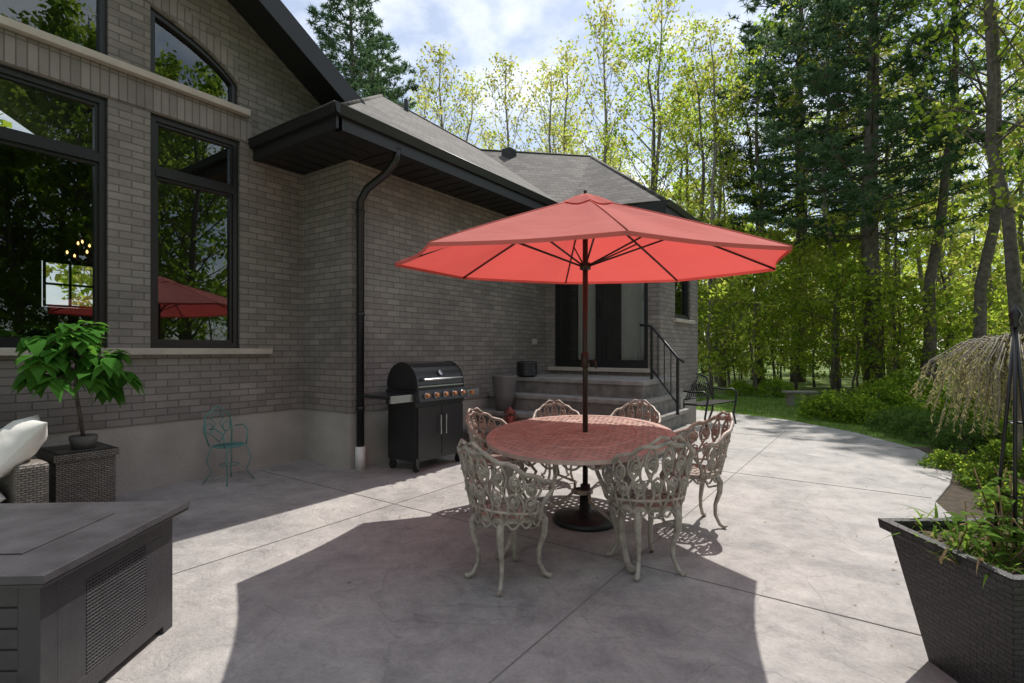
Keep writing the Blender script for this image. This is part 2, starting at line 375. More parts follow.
w.box((-5.2,10.45,3.5),(-2.69,10.5,3.71))
for z in(3.84,):
    w.tube([(-4.37,3.16,z),(-4.37,7.9,z)],.012,6); w.tube([(-6.0,3.16,z),(-4.37,3.16,z)],.012,6)
w.prism([(-4.43,3.74),(-4.39,3.75),(-4.36,3.84),(-4.43,3.84)],'y',3.16,7.9); w.prism([(3.22,3.74),(3.18,3.75),(3.155,3.84),(3.22,3.84)],'x',-6.0,-4.36)
w.prism([(-2.69,3.61),(-2.65,3.62),(-2.62,3.70),(-2.69,3.70)],'y',7.85,10.5)
for i in range(18):
    y=3.95+i*.21; w.box((XM+.02,y,3.612),(-4.52,y+.012,3.619))
for i in range(7):
    x=-5.9+i*.2; w.box((x,3.31,3.612),(x+.012,YR-.02,3.619))
w.obj('eaves_and_gutters',[M_soff],H)
w=MB()
p=(-6.45,9.0,5.35); w.box((p[0]-.12,p[1]-.12,p[2]),(p[0]+.12,p[1]+.12,p[2]+.32))
w.tube([(-7.4,6.95,5.7),(-7.4,6.95,6.2)],.045,10)
w.obj('roof_vents',[M_soff],H,bevel=.02)
w=MB()
w.tube([(-4.46,4.05,3.68),(-4.47,4.05,3.55),(-4.6,4.02,3.42),(-4.88,3.97,3.28),(-4.975,3.95,3.15),(-4.975,3.95,.27)],.045,10,0)
for z in(3.0,1.8,.7): w.tube([(-4.975,3.95,z),(-4.975,3.95,z+.035)],.052,10,0)
w.tube([(-4.975,3.95,.27),(-4.975,3.95,.0)],.06,12,1)
w.obj('downspout',[M_black,M_pvc],H)
w=MB()
w.box((XM,5.7,2.95),(XM+.05,5.9,3.15),0)
for i in range(5): w.box((XM+.05,5.71,2.965+i*.035),(XM+.065,5.89,2.985+i*.035),0)
w.box((XM,7.75,1.5),(XM+.03,7.87,1.6),0)
w.box((XM,4.6,.95),(XM+.03,4.7,1.08),0)
w.obj('wall_vent_and_outlets',[M_vent],H)
w=MB()
lv=[.97,.73,.49,.25]
for k,z in enumerate(lv):
    yf=6.8-.33*k; xr=-2.62+.10*k
    w.box((XM+.002+.002*k,yf+.03,-.05-.01*k),(xr-.03,YD-.005-.004*k,z-.06),0)
    w.box((XM+.004+.002*k,yf,z-.06),(xr,(YD-.004 if k==0 else yf+.36),z),1)
    if k>0: w.box((-2.62+.1*(k-1)-.02,yf+.36,z-.06),(xr,YD-.02,z),1)
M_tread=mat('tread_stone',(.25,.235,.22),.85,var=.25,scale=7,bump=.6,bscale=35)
w.obj('entry_steps',[M_step,M_tread],H,bevel=.008)
w=MB()
T1=Vector((-2.75,7.45,.97)); T2=Vector((-2.32,7.3,.49))
u=Vector((0,0,1))
for P,h in((T1,.78),(T2,.78)): w.box(P-Vector((.018,.018,0)),P+Vector((.018,.018,h)))
w.tube([Vector((-2.95,7.52,1.78)),T1+u*.78,T2+u*.80,T2+Vector((.1,-.03,.74))],.02,8)
w.tube([T1+u*.15,T2+u*.15],.012,6)
for i in range(1,4):
    P=T1.lerp(T2,i/4); w.tube([P+u*.15,P+u*.78],.008,6)
w.obj('stair_railing',[M_black],None)

# ------------------------------------------------------------------ umbrella + table
UC=Vector((-1.97,3.82,0))
M_bronze=mat('umbrella_pole_bronze',(.035,.027,.022),.4,metal=.3,var=.1)
def clothmat():
    m,nt,out=nm('umbrella_canvas'); L=nt.links.new
    tc=N(nt,'ShaderNodeTexCoord'); no=N(nt,'ShaderNodeTexNoise'); no.inputs['Scale'].default_value=2.5; no.inputs['Detail'].default_value=6; L(tc.outputs['Object'],no.inputs['Vector'])
    cr=N(nt,'ShaderNodeMix',data_type='RGBA'); cr.inputs['A'].default_value=(.66,.23,.20,1); cr.inputs['B'].default_value=(.76,.32,.29,1); L(no.outputs['Fac'],cr.inputs['Factor'])
    d=N(nt,'ShaderNodeBsdfDiffuse'); L(cr.outputs['Result'],d.inputs[0])
    t=N(nt,'ShaderNodeBsdfTranslucent'); t.inputs[0].default_value=(.66,.075,.065,1)
    mx=N(nt,'ShaderNodeMixShader'); mx.inputs[0].default_value=.46; L(d.outputs[0],mx.inputs[1]); L(t.outputs[0],mx.inputs[2])
    n2=N(nt,'ShaderNodeTexNoise'); n2.inputs['Scale'].default_value=7; L(tc.outputs['Object'],n2.inputs['Vector'])
    bp=N(nt,'ShaderNodeBump'); bp.inputs['Strength'].default_value=.35; bp.inputs['Distance'].default_value=.03; L(n2.outputs['Fac'],bp.inputs['Height']); L(bp.outputs[0],d.inputs['Normal']); L(bp.outputs[0],t.inputs['Normal'])
    L(mx.outputs[0],out.inputs[0]); return m
M_cloth=clothmat()
u_=empty('patio_umbrella',UC)
g=MB(); NR=8; sub=8; rings=12; RR=1.56; zt=2.64; zr=2.09; a0=TH
LD=Vector((SN,-CS))
def can(th,t):
    k=(th-a0)/(2*math.pi/NR); fr_=k-math.floor(k)
    s=math.sin(math.pi*fr_)
    half=math.pi/NR; edge=math.cos(half)/math.cos((fr_-.5)*2*half)
    rad=RR*t*edge*(1-.025*s*t)
    z=zt-(zt-zr)*(t**1.08) - .045*s*math.sin(math.pi*min(1,t*.95))
    x,y=rad*math.cos(th),rad*math.sin(th)
    z-=.045*(x*LD.x+y*LD.y)+.012*(x*CS+y*SN)
    return (x,y,z)
nn=NR*sub; vs=[(0,0,zt)]
for i in range(1,rings+1):
    for j in range(nn): vs.append(can(a0+2*math.pi*j/nn,i/rings))
fs=[(0,1+j,1+(j+1)%nn) for j in range(nn)]
for i in range(rings-1):
    for j in range(nn):
        j2=(j+1)%nn; fs.append((1+i*nn+j,1+(i+1)*nn+j,1+(i+1)*nn+j2,1+i*nn+j2))
g.add(vs,fs,0,True)
hv=[];hf=[]
for j in range(nn):
    p=can(a0+2*math.pi*j/nn,1.0); hv.append(p); hv.append((p[0]*.998,p[1]*.998,p[2]-.025))
for j in range(nn):
    j2=(j+1)%nn; hf.append((2*j,2*j+1,2*j2+1,2*j2))
g.add(hv,hf,0,True)
vs=[(0,0,zt+.045)]
for i in(1,2):
    for j in range(nn):
        p=can(a0+2*math.pi*j/nn,i*.085); vs.append((p[0],p[1],p[2]+(.035 if i==1 else .012)))
g.add(vs,[(0,1+j,1+(j+1)%nn) for j in range(nn)]+[(1+j,1+nn+j,1+nn+(j+1)%nn,1+(j+1)%nn) for j in range(nn)],0,True)
for k in range(NR):
    th=a0+2*math.pi*k/NR
    g.tube([Vector(can(th,t))+Vector((0,0,.003)) for t in(.17,.4,.6,.8,1)],.004,4,0)
o=g.obj('canopy',[M_cloth]); o.parent=u_
g=MB()
g.tube([(0,0,.05),(0,0,2.66)],.022,12); g.lathe([(0,.035),(.013,.025),(.015,.015),(.01,0)],(0,0,zt+.04),12)
g.lathe([(.022,0),(.045,.01),(.045,.06),(.022,.07)],(0,0,2.05),12); g.lathe([(.022,0),(.05,.01),(.05,.05),(.022,.06)],(0,0,2.54),12)
g.lathe([(.022,0),(.035,.01),(.035,.12),(.022,.13)],(0,0,1.25),12); g.tube([(.03,0,1.31),(.09,0,1.31),(.1,0,1.25)],.008,6)
for k in range(NR):
    th=a0+2*math.pi*k/NR
    g.tube([Vector(can(th,t))-Vector((0,0,.014)) for t in(.03,.25,.5,.75,.995)],.009,5)
    p=Vector(can(th,.5))-Vector((0,0,.02)); g.tube([(.04*math.cos(th),.04*math.sin(th),2.09),p],.008,5)
o=g.obj('pole_and_ribs',[M_bronze]); o.parent=u_
g=MB(); g.lathe([(0,.0),(.26,.0),(.27,.02),(.25,.05),(.12,.075),(.05,.09),(.04,.3),(.0,.3)],(0,0,0),32)
o=g.obj('base',[M_black]); o.parent=u_

M_cast=mat('cast_aluminium_cream',(.36,.315,.27),.45,var=.35,scale=18,bump=.3,bscale=90)
M_top=mat('table_top_cream',(.52,.37,.32),.4,var=.2,scale=12)
g=MB(); a_,b_=1.14,.74; tz=.72
k=64
def el(a,b,z): return [(a*math.cos(2*math.pi*i/k),b*math.sin(2*math.pi*i/k),z) for i in range(k)]
vs=el(a_,b_,tz+.008)+el(a_-.07,b_-.07,tz+.008)+el(a_,b_,tz-.02)+el(a_-.07,b_-.07,tz-.012)
fs=[]
for i in range(k):
    j=(i+1)%k; fs+=[(i,j,k+j,k+i),(2*k+i,2*k+j,j,i),(k+i,k+j,3*k+j,3*k+i),(3*k+i,3*k+j,2*k+j,2*k+i)]
g.add(vs,fs,1)
ia,ib=a_-.068,b_-.068
def chord(px,py,dx,dy):
    A=dx*dx/ia/ia+dy*dy/ib/ib; B=2*(px*dx/ia/ia+py*dy/ib/ib); Cc=px*px/ia/ia+py*py/ib/ib-1
    q=B*B-4*A*Cc
    if q<=0: return None
    q=math.sqrt(q); return (-B-q)/(2*A),(-B+q)/(2*A)
for d,(dx,dy) in enumerate(((.7071,.7071),(.7071,-.7071))):
    for i in range(-22,23):
        off=i*.068; px,py=-dy*off,dx*off
        c=chord(px,py,dx,dy)
        if not c: continue
        t0,t1=c; w_=.018; nx,ny=-dy*w_,dx*w_
        p0=(px+dx*t0,py+dy*t0);p1=(px+dx*t1,py+dy*t1); zt_=tz+(.005 if d else .003)
        v=[(p0[0]-nx,p0[1]-ny),(p1[0]-nx,p1[1]-ny),(p1[0]+nx,p1[1]+ny),(p0[0]+nx,p0[1]+ny)]
        g.add([(q[0],q[1],tz-.008) for q in v]+[(q[0],q[1],zt_) for q in v],[(3,2,1,0),(4,5,6,7),(0,1,5,4),(1,2,6,5),(2,3,7,6),(3,0,4,7)],1)
for rr in(.33,.66):
    g.tube([(ia*rr*math.cos(2*math.pi*i/k),ib*rr*math.sin(2*math.pi*i/k),tz+.002) for i in range(k)],.009,5,1,closed=True)
g.lathe([(.03,.006),(.07,.006),(.07,-.01)],(0,0,tz+.002),20,1)
for i in range(28):
    th=2*math.pi*i/28; th2=2*math.pi*(i+1)/28
    p=[]
    for s in range(7):
        t=s/6; a=th+(th2-th)*t; p.append(((a_-.09)*math.cos(a),(b_-.09)*math.sin(a),tz-.02-.05*math.sin(math.pi*t)))
    g.tube(p,.008,5,0)
for sx in(-1,1):
    for sy in(-1,1):
        P=[(.70,.36,.70),(.78,.40,.60),(.80,.40,.45),(.74,.36,.28),(.76,.36,.16),(.86,.40,.04),(.92,.43,.012),(.96,.45,.03)]
        g.tube([(x*sx,y*sy,z) for x,y,z in P],[.03,.03,.026,.024,.022,.022,.026,.014],7,0)
        Q=[(.80,.42,.66),(.6,.32,.60),(.52,.27,.50),(.60,.31,.44),(.66,.34,.50),(.62,.32,.55)]
        g.tube([(x*sx,y*sy,z) for x,y,z in Q],.013,6,0)
        Q=[(.80,.40,.50),(.66,.34,.38),(.56,.29,.24),(.70,.345,.2)]
        g.tube([(x*sx,y*sy,z) for x,y,z in Q],.011,6,0)
for sy in(-1,1): g.tube([(-.72,.36*sy,.2),(-.3,.1*sy,.24),(0,.06*sy,.24),(.3,.1*sy,.24),(.72,.36*sy,.2)],.012,6,0)
g.lathe([(.06,0),(.09,.01),(.09,.03),(.06,.04)],(0,0,.22),20,0)
ta=math.atan2(.938,-.346)
g.obj('oval_patio_table',[M_cast,M_top],xf=Matrix.Translation(UC+Vector((-.03,0,0)))@Matrix.Rotation(ta,4,'Z'))

def chairmesh():
    g=MB(); SZ=.43; rs=.215
    vs=[];k=28
    for z,r in((SZ+.012,rs),(SZ+.012,rs-.03),(SZ-.02,rs),(SZ-.01,rs-.03)):
        vs+=[(r*1.05*math.cos(2*math.pi*i/k),r*math.sin(2*math.pi*i/k),z) for i in range(k)]
    fs=[]
    for i in range(k):
        j=(i+1)%k; fs+=[(i,j,k+j,k+i),(2*k+i,2*k+j,j,i),(k+i,k+j,3*k+j,3*k+i),(3*k+i,3*k+j,2*k+j,2*k+i)]
    g.add(vs,fs)
    ir=rs-.025
    for d in((.7071,.7071),(.7071,-.7071)):
        for i in range(-5,6):
            off=i*.035; q=math.sqrt(max(0,ir*ir-off*off))
            if q<.02: continue
            c=Vector((-d[1]*off,d[0]*off,SZ)); dd=Vector((d[0],d[1],0))
            g.tube([c-dd*q,c+dd*q],.0075,5)
    for r in(.06,.13): g.tube([(r*math.cos(a*.3927),r*math.sin(a*.3927),SZ+.006) for a in range(16)],.009,5,closed=True)
    for i in range(16):
        th=2*math.pi*i/16; p=[]
        for s in range(6):
            t=s/5; a=th+t*2*math.pi/16; p.append((rs*1.03*math.cos(a),rs*.98*math.sin(a),SZ-.015-.04*math.sin(math.pi*t)))
        g.tube(p,.008,5)
    for ang in(50,130,232,308):
        a=math.radians(ang); c,s=math.cos(a),math.sin(a)
        P=[(.19,.42),(.225,.36),(.222,.28),(.19,.18),(.19,.1),(.225,.03),(.26,.012),(.275,.03)]
        g.tube([(r*c,r*s,z) for r,z in P],[.025,.026,.021,.016,.014,.015,.019,.009],7)
        Q=[(.20,.33),(.14,.31),(.11,.36),(.15,.40)]
        g.tube([(r*c,r*s,z) for r,z in Q],.009,5)
    def S(u,v):
        ph=u*math.radians(95); rr=.235+.045*v
        return Vector((rr*1.05*math.sin(ph),-rr*math.cos(ph)+.01-.05*v*math.cos(ph),SZ+.0+v*(.225+.19*max(0,math.cos(u*math.pi/2))**1.2)))
    k=22
    g.tube([S(-1+2*i/k,1)+Vector((0,0,.012*math.sin(i*1.9))) for i in range(k+1)],.016,6)
    g.tube([S(-1+2*i/k,.14) for i in range(k+1)],.010,5)
    for u in(-1,1):
        P=[S(u,1),S(u,1)+Vector((0,.05,-.01)),S(u,1)+Vector((-.01*u,.075,-.05)),S(u,1)+Vector((-.02*u,.05,-.09)),S(u,.45)+Vector((0,.02,0)),S(u,.14),S(u,0)+Vector((-.03*u,0,-.01))]
        g.tube(P,.014,6)
    nv=9
    for i in range(nv):
        u0=-.88+1.76*i/(nv-1)
        for sg in(-1,1):
            P=[]
            for s in range(9):
                v=s/8; P.append(S(u0+sg*.075*math.sin(v*2*math.pi*1.0),v))
            g.tube(P,.0088,5)
    for row,(v,nr) in enumerate(((.36,8),(.70,9))):
        for i in range(nr):
            u0=-.82+1.64*i/(nr-1)
            for R_,rad in((.11,.009),(.05,.010)):
                P=[]
                for s in range(8):
                    a=s*math.pi/4; P.append(S(u0+R_*.62*math.cos(a),v+R_*1.25*math.sin(a)))
                g.tube(P,rad,5,closed=True)
            c=S(u0,v); g.lathe([(0,-.016),(.016,-.009),(.016,.009),(0,.016)],c,6)
    for sg in(-1,1):
        g.tube([S(sg*.02,1.0)+Vector((0,0,.03)),S(sg*.12,1.03)+Vector((0,0,.035)),S(sg*.22,1.0)+Vector((0,0,.02)),S(sg*.3,1.0)],.012,6)
    o=g.obj('patio_chair',[M_cast]); return o
ch0=chairmesh(); chm=ch0.data; first=True
chs=[(-.02,3.20),(.86,3.38),(1.44,4.2),(-.12,4.75),(.50,5.62),(1.28,5.52)]
for i,(r_,d_) in enumerate(chs):
    P=CW(r_,d_); dv=(UC-P); ang=math.atan2(dv.y,dv.x)-math.pi/2+[-.35,-.05,.2,0,0,0][i]
    if first: o=ch0; first=False
    else: o=bpy.data.objects.new('patio_chair',chm); COL.objects.link(o)
    o.location=P; o.rotation_euler=(0,0,ang)
    s_=[.98,1.0,1,.95,.93,.95][i]; o.scale=(s_,s_,s_)

# ------------------------------------------------------------------ grill
M_gb=mat('grill_black_enamel',(.02,.02,.021),.3,var=.1); M_ss=mat('stainless',(.45,.45,.46),.28,metal=1,var=.08,scale=30)
M_cop=mat('copper_knob',(.55,.25,.12),.35,metal=.7,var=.1); M_gd=mat('grill_door',(.035,.036,.038),.35,metal=.3,var=.1)
g=MB()
g.box((-.24,-.40,.12),(.23,.40,.76),0)
for y0,y1 in((-.385,-.005),(.005,.385)): g.box((.232,y0,.16),(.252,y1,.74),3)
for y in(-.045,.045): g.tube([(.252,y,.40),(.285,y,.41),(.285,y,.63),(.252,y,.64)],.009,6,1)
g.box((-.25,-.42,.76),(.24,.42,.80),0)
g.prism([(.24,.80),(.31,.81),(.285,.94),(.24,.95)],'y',-.42,.42,3)
g.box((-.25,-.42,.80),(.24,.42,.94),0)
for i in range(5):
    y=-.31+i*.155
    M=Matrix.Translation((.30,y,.875))@Matrix.Rotation(math.radians(82),4,'Y')
    k=14; vs=[]
    for rr,zz in((.036,0),(.036,.012),(.026,.014),(.024,.045),(0,.046)):
        for j in range(k): a=2*math.pi*j/k; vs.append(M@Vector((rr*math.cos(a),rr*math.sin(a),zz)))
    g.add(vs[:3*k],[(q*k+j,q*k+(j+1)%k,(q+1)*k+(j+1)%k,(q+1)*k+j) for q in range(2) for j in range(k)],1,True)
    g.add(vs[2*k:],[(q*k+j,q*k+(j+1)%k,(q+1)*k+(j+1)%k,(q+1)*k+j) for q in range(2) for j in range(k)],2,True)
pr=[(-.24,.945)]+[(-.0+.245*math.cos(a)*1.0,1.0+.25*math.sin(a)) for a in [math.pi-i*math.pi/14 for i in range(15)]]+[(.245,.945)]
g.prism(pr,'y',-.40,.40,0)
for y in(-.405,.385): g.prism([(q[0]*1.03,(q[1]-.945)*1.03+.945) for q in pr],'y',y,y+.02,0)
g.tube([(.22,-.33,1.07),(.29,-.33,1.06),(.29,.33,1.06),(.22,.33,1.07)],.014,8,1)
g.tube([(.225,0,1.13),(.235,0,1.135)],.035,16,1)
g.box((.235,-.39,.97),(.252,.39,.985),1)
g.box((-.22,-.78,.86),(.22,-.42,.90),3); g.box((.2,-.78,.82),(.235,-.42,.90),1); g.box((-.22,.42,.86),(.22,.72,.90),3); g.box((.2,.42,.81),(.24,.72,.90),1)
g.lathe([(0,.02),(.08,.02),(.09,0)],(0,.57,.90),16,0); g.lathe([(0,.045),(.028,.045),(.03,0)],(.25,.57,.84),12,2)
for y in(-.36,.36):
    for x in(-.2,.19): g.box((x-.025,y-.025,.05),(x+.025,y+.025,.12),0)
    g.tube([(-.2,y-.02,.05),(-.2,y+.02,.05)],.05,14,0); g.tube([(.19,y-.02,.04),(.19,y+.02,.04)],.04,14,0)
g.obj('gas_grill',[M_gb,M_ss,M_cop,M_gd],xf=Matrix.Translation((-4.52,4.58,0)),bevel=.005)

M_pot=mat('grey_pot',(.13,.125,.12),.5,var=.15)
g=MB(); g.lathe([(0,0),(.10,0),(.13,.2),(.16,.42),(.165,.44),(.14,.44),(.13,.40),(0,.38)],(0,0,0),28); g.obj('tall_planter_pot',[M_pot],xf=Matrix.Translation((-4.62,6.33,.49))@Matrix.Scale(1.2,4))
g=MB(); g.lathe([(0,0),(.11,0),(.14,.05),(.14,.20),(.12,.22),(0,.20)],(0,0,0),20)
for i in range(9): g.lathe([(.142,0),(.15,.01),(.142,.02)],(0,0,.02+i*.021),20)
g.obj('basket_pot',[M_gb],xf=Matrix.Translation((-4.62,6.94,.97))@Matrix.Scale(1.15,4))
M_rust=mat('rusty_red',(.25,.05,.035),.6,var=.3)
g=MB(); g.lathe([(0,0),(.07,0),(.07,.02),(.02,.03)],(0,0,0),12); 
for i in range(4):
    a=i*math.pi/2+.4; g.tube([(.06*math.cos(a),.06*math.sin(a),.02),(.065*math.cos(a),.065*math.sin(a),.12),(.05*math.cos(a),.05*math.sin(a),.2)],.006,5)
g.lathe([(.0,.27),(.02,.25),(.07,.2),(.065,.195),(0,.2)],(0,0,0),12); g.lathe([(0,.02),(.045,.03),(.045,.17),(0,.18)],(0,0,0),12)
g.obj('candle_lantern',[M_rust],xf=Matrix.Translation((-4.3,6.02,.25))@Matrix.Scale(1.3,4))

g=MB()
L_=1.15
for i in range(8): g.box((.06+i*.05,-L_/2,.42),(.10+i*.05,L_/2,.44))
for y in(-L_/2,L_/2):
    g.tube([(.46,y,.0),(.42,y,.2),(.46,y,.42),(.48,y,.60),(.40,y,.66),(.2,y,.64),(.0,y,.66)],.018,6)
    g.tube([(-.08,y,0),(.0,y,.22),(.02,y,.43),(-.06,y,.68),(-.12,y,.88)],.02,6); g.tube([(.02,y,.42),(.46,y,.42)],.015,6)
g.tube([(-.12,-L_/2,.86),(-.13,-L_/4,.93),(-.13,0,.96),(-.13,L_/4,.93),(-.12,L_/2,.86)],.02,6); g.tube([(.0,-L_/2,.5),(.0,L_/2,.5)],.014,6)
for i in range(15):
    y=-L_/2+(i+1)*L_/16; g.tube([(.0,y,.5),(-.13,y,.9)],.009,5)
for i in range(6):
    y=-.45+i*.18; g.tube([(-.06+.004,y+.06*math.cos(a),.7+.07*math.sin(a)) for a in [k*.785 for k in range(8)]],.009,5,closed=True)
g.obj('garden_bench',[M_black],xf=Matrix.Translation((-2.90,10.05,0))@Matrix.Rotation(-.2,4,'Z')@Matrix.Translation((.1,0,0)))

# ------------------------------------------------------------------ fire table
M_ft=mat('fire_table_grey',(.04,.038,.042),.45,var=.15,scale=14,bump=.2); M_ftt=mat('fire_table_top',(.058,.055,.061),.34,var=.25,scale=7,bump=.25); M_fd=mat('fire_table_dark',(.018,.017,.018),.6)
ax_=Vector((-.62,.785,0)); bx_=Vector((-.785,-.62,0))
P0=Vector((-2.36,.53,0)); La,Lb=.90,1.25
Mx=Matrix(((ax_.x,bx_.x,0,P0.x),(ax_.y,bx_.y,0,P0.y),(0,0,1,0),(0,0,0,1)))
g=MB()
h=.62
fx0,fx1,fy0,fy1=.20,.70,.24,1.01
def ring(z0,z1,o_,i_): 
    pass
ov=[(0,0),(La,0),(La,Lb),(0,Lb)]; iv=[(fx0,fy0),(fx1,fy0),(fx1,fy1),(fx0,fy1)]
vs=[(x,y,h) for x,y in ov]+[(x,y,h) for x,y in iv]+[(x,y,h-.03) for x,y in ov]+[(x,y,h-.03) for x,y in iv]
fs=[]
for i in range(4):
    j=(i+1)%4; fs+=[(i,j,4+j,4+i),(8+i,8+j,j,i),(4+i,4+j,12+j,12+i),(12+i,12+j,8+j,8+i)]
g.add(vs,fs,1)
g.box((.005,.005,h-.045),(La-.005,Lb-.005,h-.032),0)
g.box((fx0+.006,fy0+.006,h-.03),(fx1-.006,fy1-.006,h+.003),1); g.box((.42,.60,h+.004),(.48,.66,h+.022),2)
e=.06
g.box((e,e,.04),(La-e,Lb-e,h-.046),2)
for (x,y) in((e,e),(La-e-.07,e),(e,Lb-e-.07),(La-e-.07,Lb-e-.07)): g.box((x-.004,y-.004,0),(x+.074,y+.074,h-.047),0)
for fy in(0,1):
    yy=e-.006 if fy==0 else Lb-e-.004
    for z0,z1 in((.04,.11),(.49,.565)): g.box((e+.07,yy,z0),(La-e-.07,yy+.01,z1),0)
    for x0 in(e+.07,La-e-.21): g.box((x0,yy+.001,.11),(x0+.14,yy+.009,.49),0)
    for i in range(26): z=.115+i*.0146; g.box((e+.21,yy-.001,z),(La-e-.21,yy+.006,z+.008),0)
    for i in range(20): x=e+.215+i*.0178; g.box((x,yy+.0005,.11),(x+.008,yy+.0075,.49),0)
for i in range(7):
    z=.04+i*.075; g.box((e-.006,e+.07,z),(e+.004,Lb-e-.07,z+.069),0)
g.obj('fire_pit_table',[M_ft,M_ftt,M_fd],xf=Mx,bevel=.003)

# ------------------------------------------------------------------ wicker
def weave(name,c1,c2,gap,w=.03,h=.012,ms=.0022):
    return brickmat(name,c1,c2,gap,w,h,ms,bump=1.0,rough=.55,vscale=9)
M_wick=weave('wicker_grey',(.20,.175,.15),(.29,.255,.22),(.05,.045,.04),.04,.016,.003)
M_cush=mat('cushion_offwhite',(.72,.70,.65),.95,var=.06,scale=5,bump=.4,bscale=8)
g=MB()
g.box((-5.88,1.28,.02),(-5.36,1.68,.50),0); g.box((-5.9,1.26,.50),(-5.34,1.70,.56),0)
g.box((-5.86,1.30,.561),(-5.38,1.66,.567),1)
M_tabt=weave('wicker_top_dark',(.09,.08,.075),(.14,.125,.115),(.02,.02,.02),.05,.02,.003)
g.obj('wicker_side_table',[M_wick,M_tabt],bevel=.012)
s_=empty('outdoor_sofa')
g=MB(); g.box((-5.75,-1.2,.05),(-4.75,1.0,.30)); g.box((-5.85,-1.2,.05),(-5.68,1.0,.80)); g.box((-5.68,.92,.05),(-4.73,1.10,.62)); g.box((-5.68,-1.22,.05),(-4.73,-1.06,.62))
o=g.obj('frame',[M_wick],s_,bevel=.025)
def pillow(loc,sx,sy,sz,rot,soft=False):
    g=MB(); n=18; vs=[];
    for side in(1,-1):
        for i in range(n+1):
            for j in range(n+1):
                u=-math.cos(math.pi*i/n); v=-math.cos(math.pi*j/n)
                ex=2 if soft else 4
                t=max(0,(1-abs(u)**ex)*(1-abs(v)**ex))**.5
                pin=1-.10*(1-v*v) if soft else 1
                piv=1-.10*(1-u*u) if soft else 1
                vs.append((u*sx*pin,v*sy*piv,side*sz*t+(.012*math.sin(5*u+3*v)+.007*math.sin(11*v-6*u))*t))
    fs=[]
    m=(n+1)**2
    for i in range(n):
        for j in range(n):
            a=i*(n+1)+j; fs.append((a,a+1,a+n+2,a+n+1)[::-1]); fs.append((m+a,m+a+1,m+a+n+2,m+a+n+1))
    g.add(vs,fs,0,True)
    return g.obj('cushion',[M_cush],s_,xf=Matrix.Translation(loc)@rot)
R_=Matrix.Rotation
pillow((-5.2,.45,.40),.40,.44,.12,Matrix()); pillow((-5.2,-.4,.40),.40,.42,.12,Matrix())
pillow((-5.5,.52,.74),.32,.38,.13,R_(math.radians(78),4,'Y')); pillow((-5.5,-.3,.74),.32,.38,.13,R_(math.radians(78),4,'Y'))
pillow((-5.02,.96,.71),.31,.25,.13,R_(math.radians(-8),4,'Z')@R_(math.radians(50),4,'X'),soft=True)

M_big=leafmat('glossy_leaf',(.06,.17,.03),(.18,.42,.05),.38,var=.35)
def bigleaf(g,base,dirv,L,wd,mi,droop):
    dirv=dirv.normalized(); side=dirv.cross(Vector((0,0,1)))
    if side.length<.05: side=Vector((1,0,0))
    side.normalize(); vs=[]; n=6
    prof=[.08,.75,1,.95,.7,.35,0.02]
    for i in range(n+1):
        t=i/n; c=base+dirv*L*t+Vector((0,0,-droop*L*t*t)); w=wd*prof[i]
        vs+=[c-side*w+Vector((0,0,.15*w)),c,c+side*w+Vector((0,0,.15*w))]
    fs=[]
    for i in range(n): a=3*i; fs+=[(a,a+1,a+4,a+3),(a+1,a+2,a+5,a+4)]
    g.add(vs,fs,mi,True)
g=MB(); r=random.Random(5); PB=Vector((-5.30,1.40,.06)); 
g.lathe([(0,0),(.08,0),(.10,.10),(.09,.11),(0,.10)],PB+Vector((-.22,.10,.508)),20,2)
g.tube([PB+Vector((-.22,.10,.6)),PB+Vector((-.12,.05,.8)),PB+Vector((-.04,.0,1.0)),PB+Vector((.0,0,1.3))],[.016,.015,.014,.012],8,1)
for b in range(32):
    a=b*2.4; el_=r.uniform(-.7,1.2); ln=r.uniform(.12,.33)
    d=Vector((math.cos(a)*math.cos(el_),math.sin(a)*math.cos(el_),math.sin(el_)))
    s0=PB+Vector((0,0,r.uniform(1.04,1.36))); e0=s0+d*ln+Vector((0,0,.04))
    g.tube([s0,s0+d*ln*.5+Vector((0,0,.04)),e0],.006,5,1)
    for q in range(10):
        aa=q*2.4+r.random(); dd=(d*.5+Vector((math.cos(aa),math.sin(aa),r.uniform(-.5,.4))))
        bigleaf(g,e0+Vector((0,0,r.uniform(-.05,.03))),dd,r.uniform(.11,.18),r.uniform(.04,.065),0,r.uniform(.3,1.0))
g.obj('potted_plant',[M_big,M_bark,M_pot])

M_turq=mat('turquoise_metal',(.10,.26,.235),.5,var=.2)
g=MB(); r1=.007
g.tube([(.17*math.cos(a),.16*math.sin(a),.42) for a in [i*.5236 for i in range(12)]],.009,6,closed=True)
for i in range(-3,4): q=math.sqrt(.16**2-(i*.045)**2); g.tube([(i*.045,-q,.42),(i*.045,q,.42)],.005,5)
for sx,sy in((1,1),(-1,1),(1,-1),(-1,-1)): g.tube([(.13*sx,.12*sy,.42),(.17*sx,.15*sy,.25),(.13*sx,.12*sy,.12),(.19*sx,.18*sy,0)],r1,6)
g.tube([(-.15,-.13,.42),(-.19,-.17,.6),(-.16,-.18,.76),(0,-.19,.87),(.16,-.18,.76),(.19,-.17,.6),(.15,-.13,.42)],.009,6)
for sg in(-1,1):
    g.tube([(0,-.15,.45),(.1*sg,-.17,.55),(.03*sg,-.18,.66),(.09*sg,-.185,.74),(0,-.19,.8)],.006,5); g.tube([(.12*sg+.05*math.cos(a),-.175,.62+.06*math.sin(a)) for a in [i*.785 for i in range(8)]],.006,5,closed=True)
    g.tube([(.17*sg,-.1,.62),(.2*sg,.0,.64),(.17*sg,.1,.58),(.15*sg,.1,.42)],.008,6)
g.tube([(.1*math.cos(a),.1*math.sin(a),.2) for a in [i*.5236 for i in range(12)]],.006,5,closed=True)
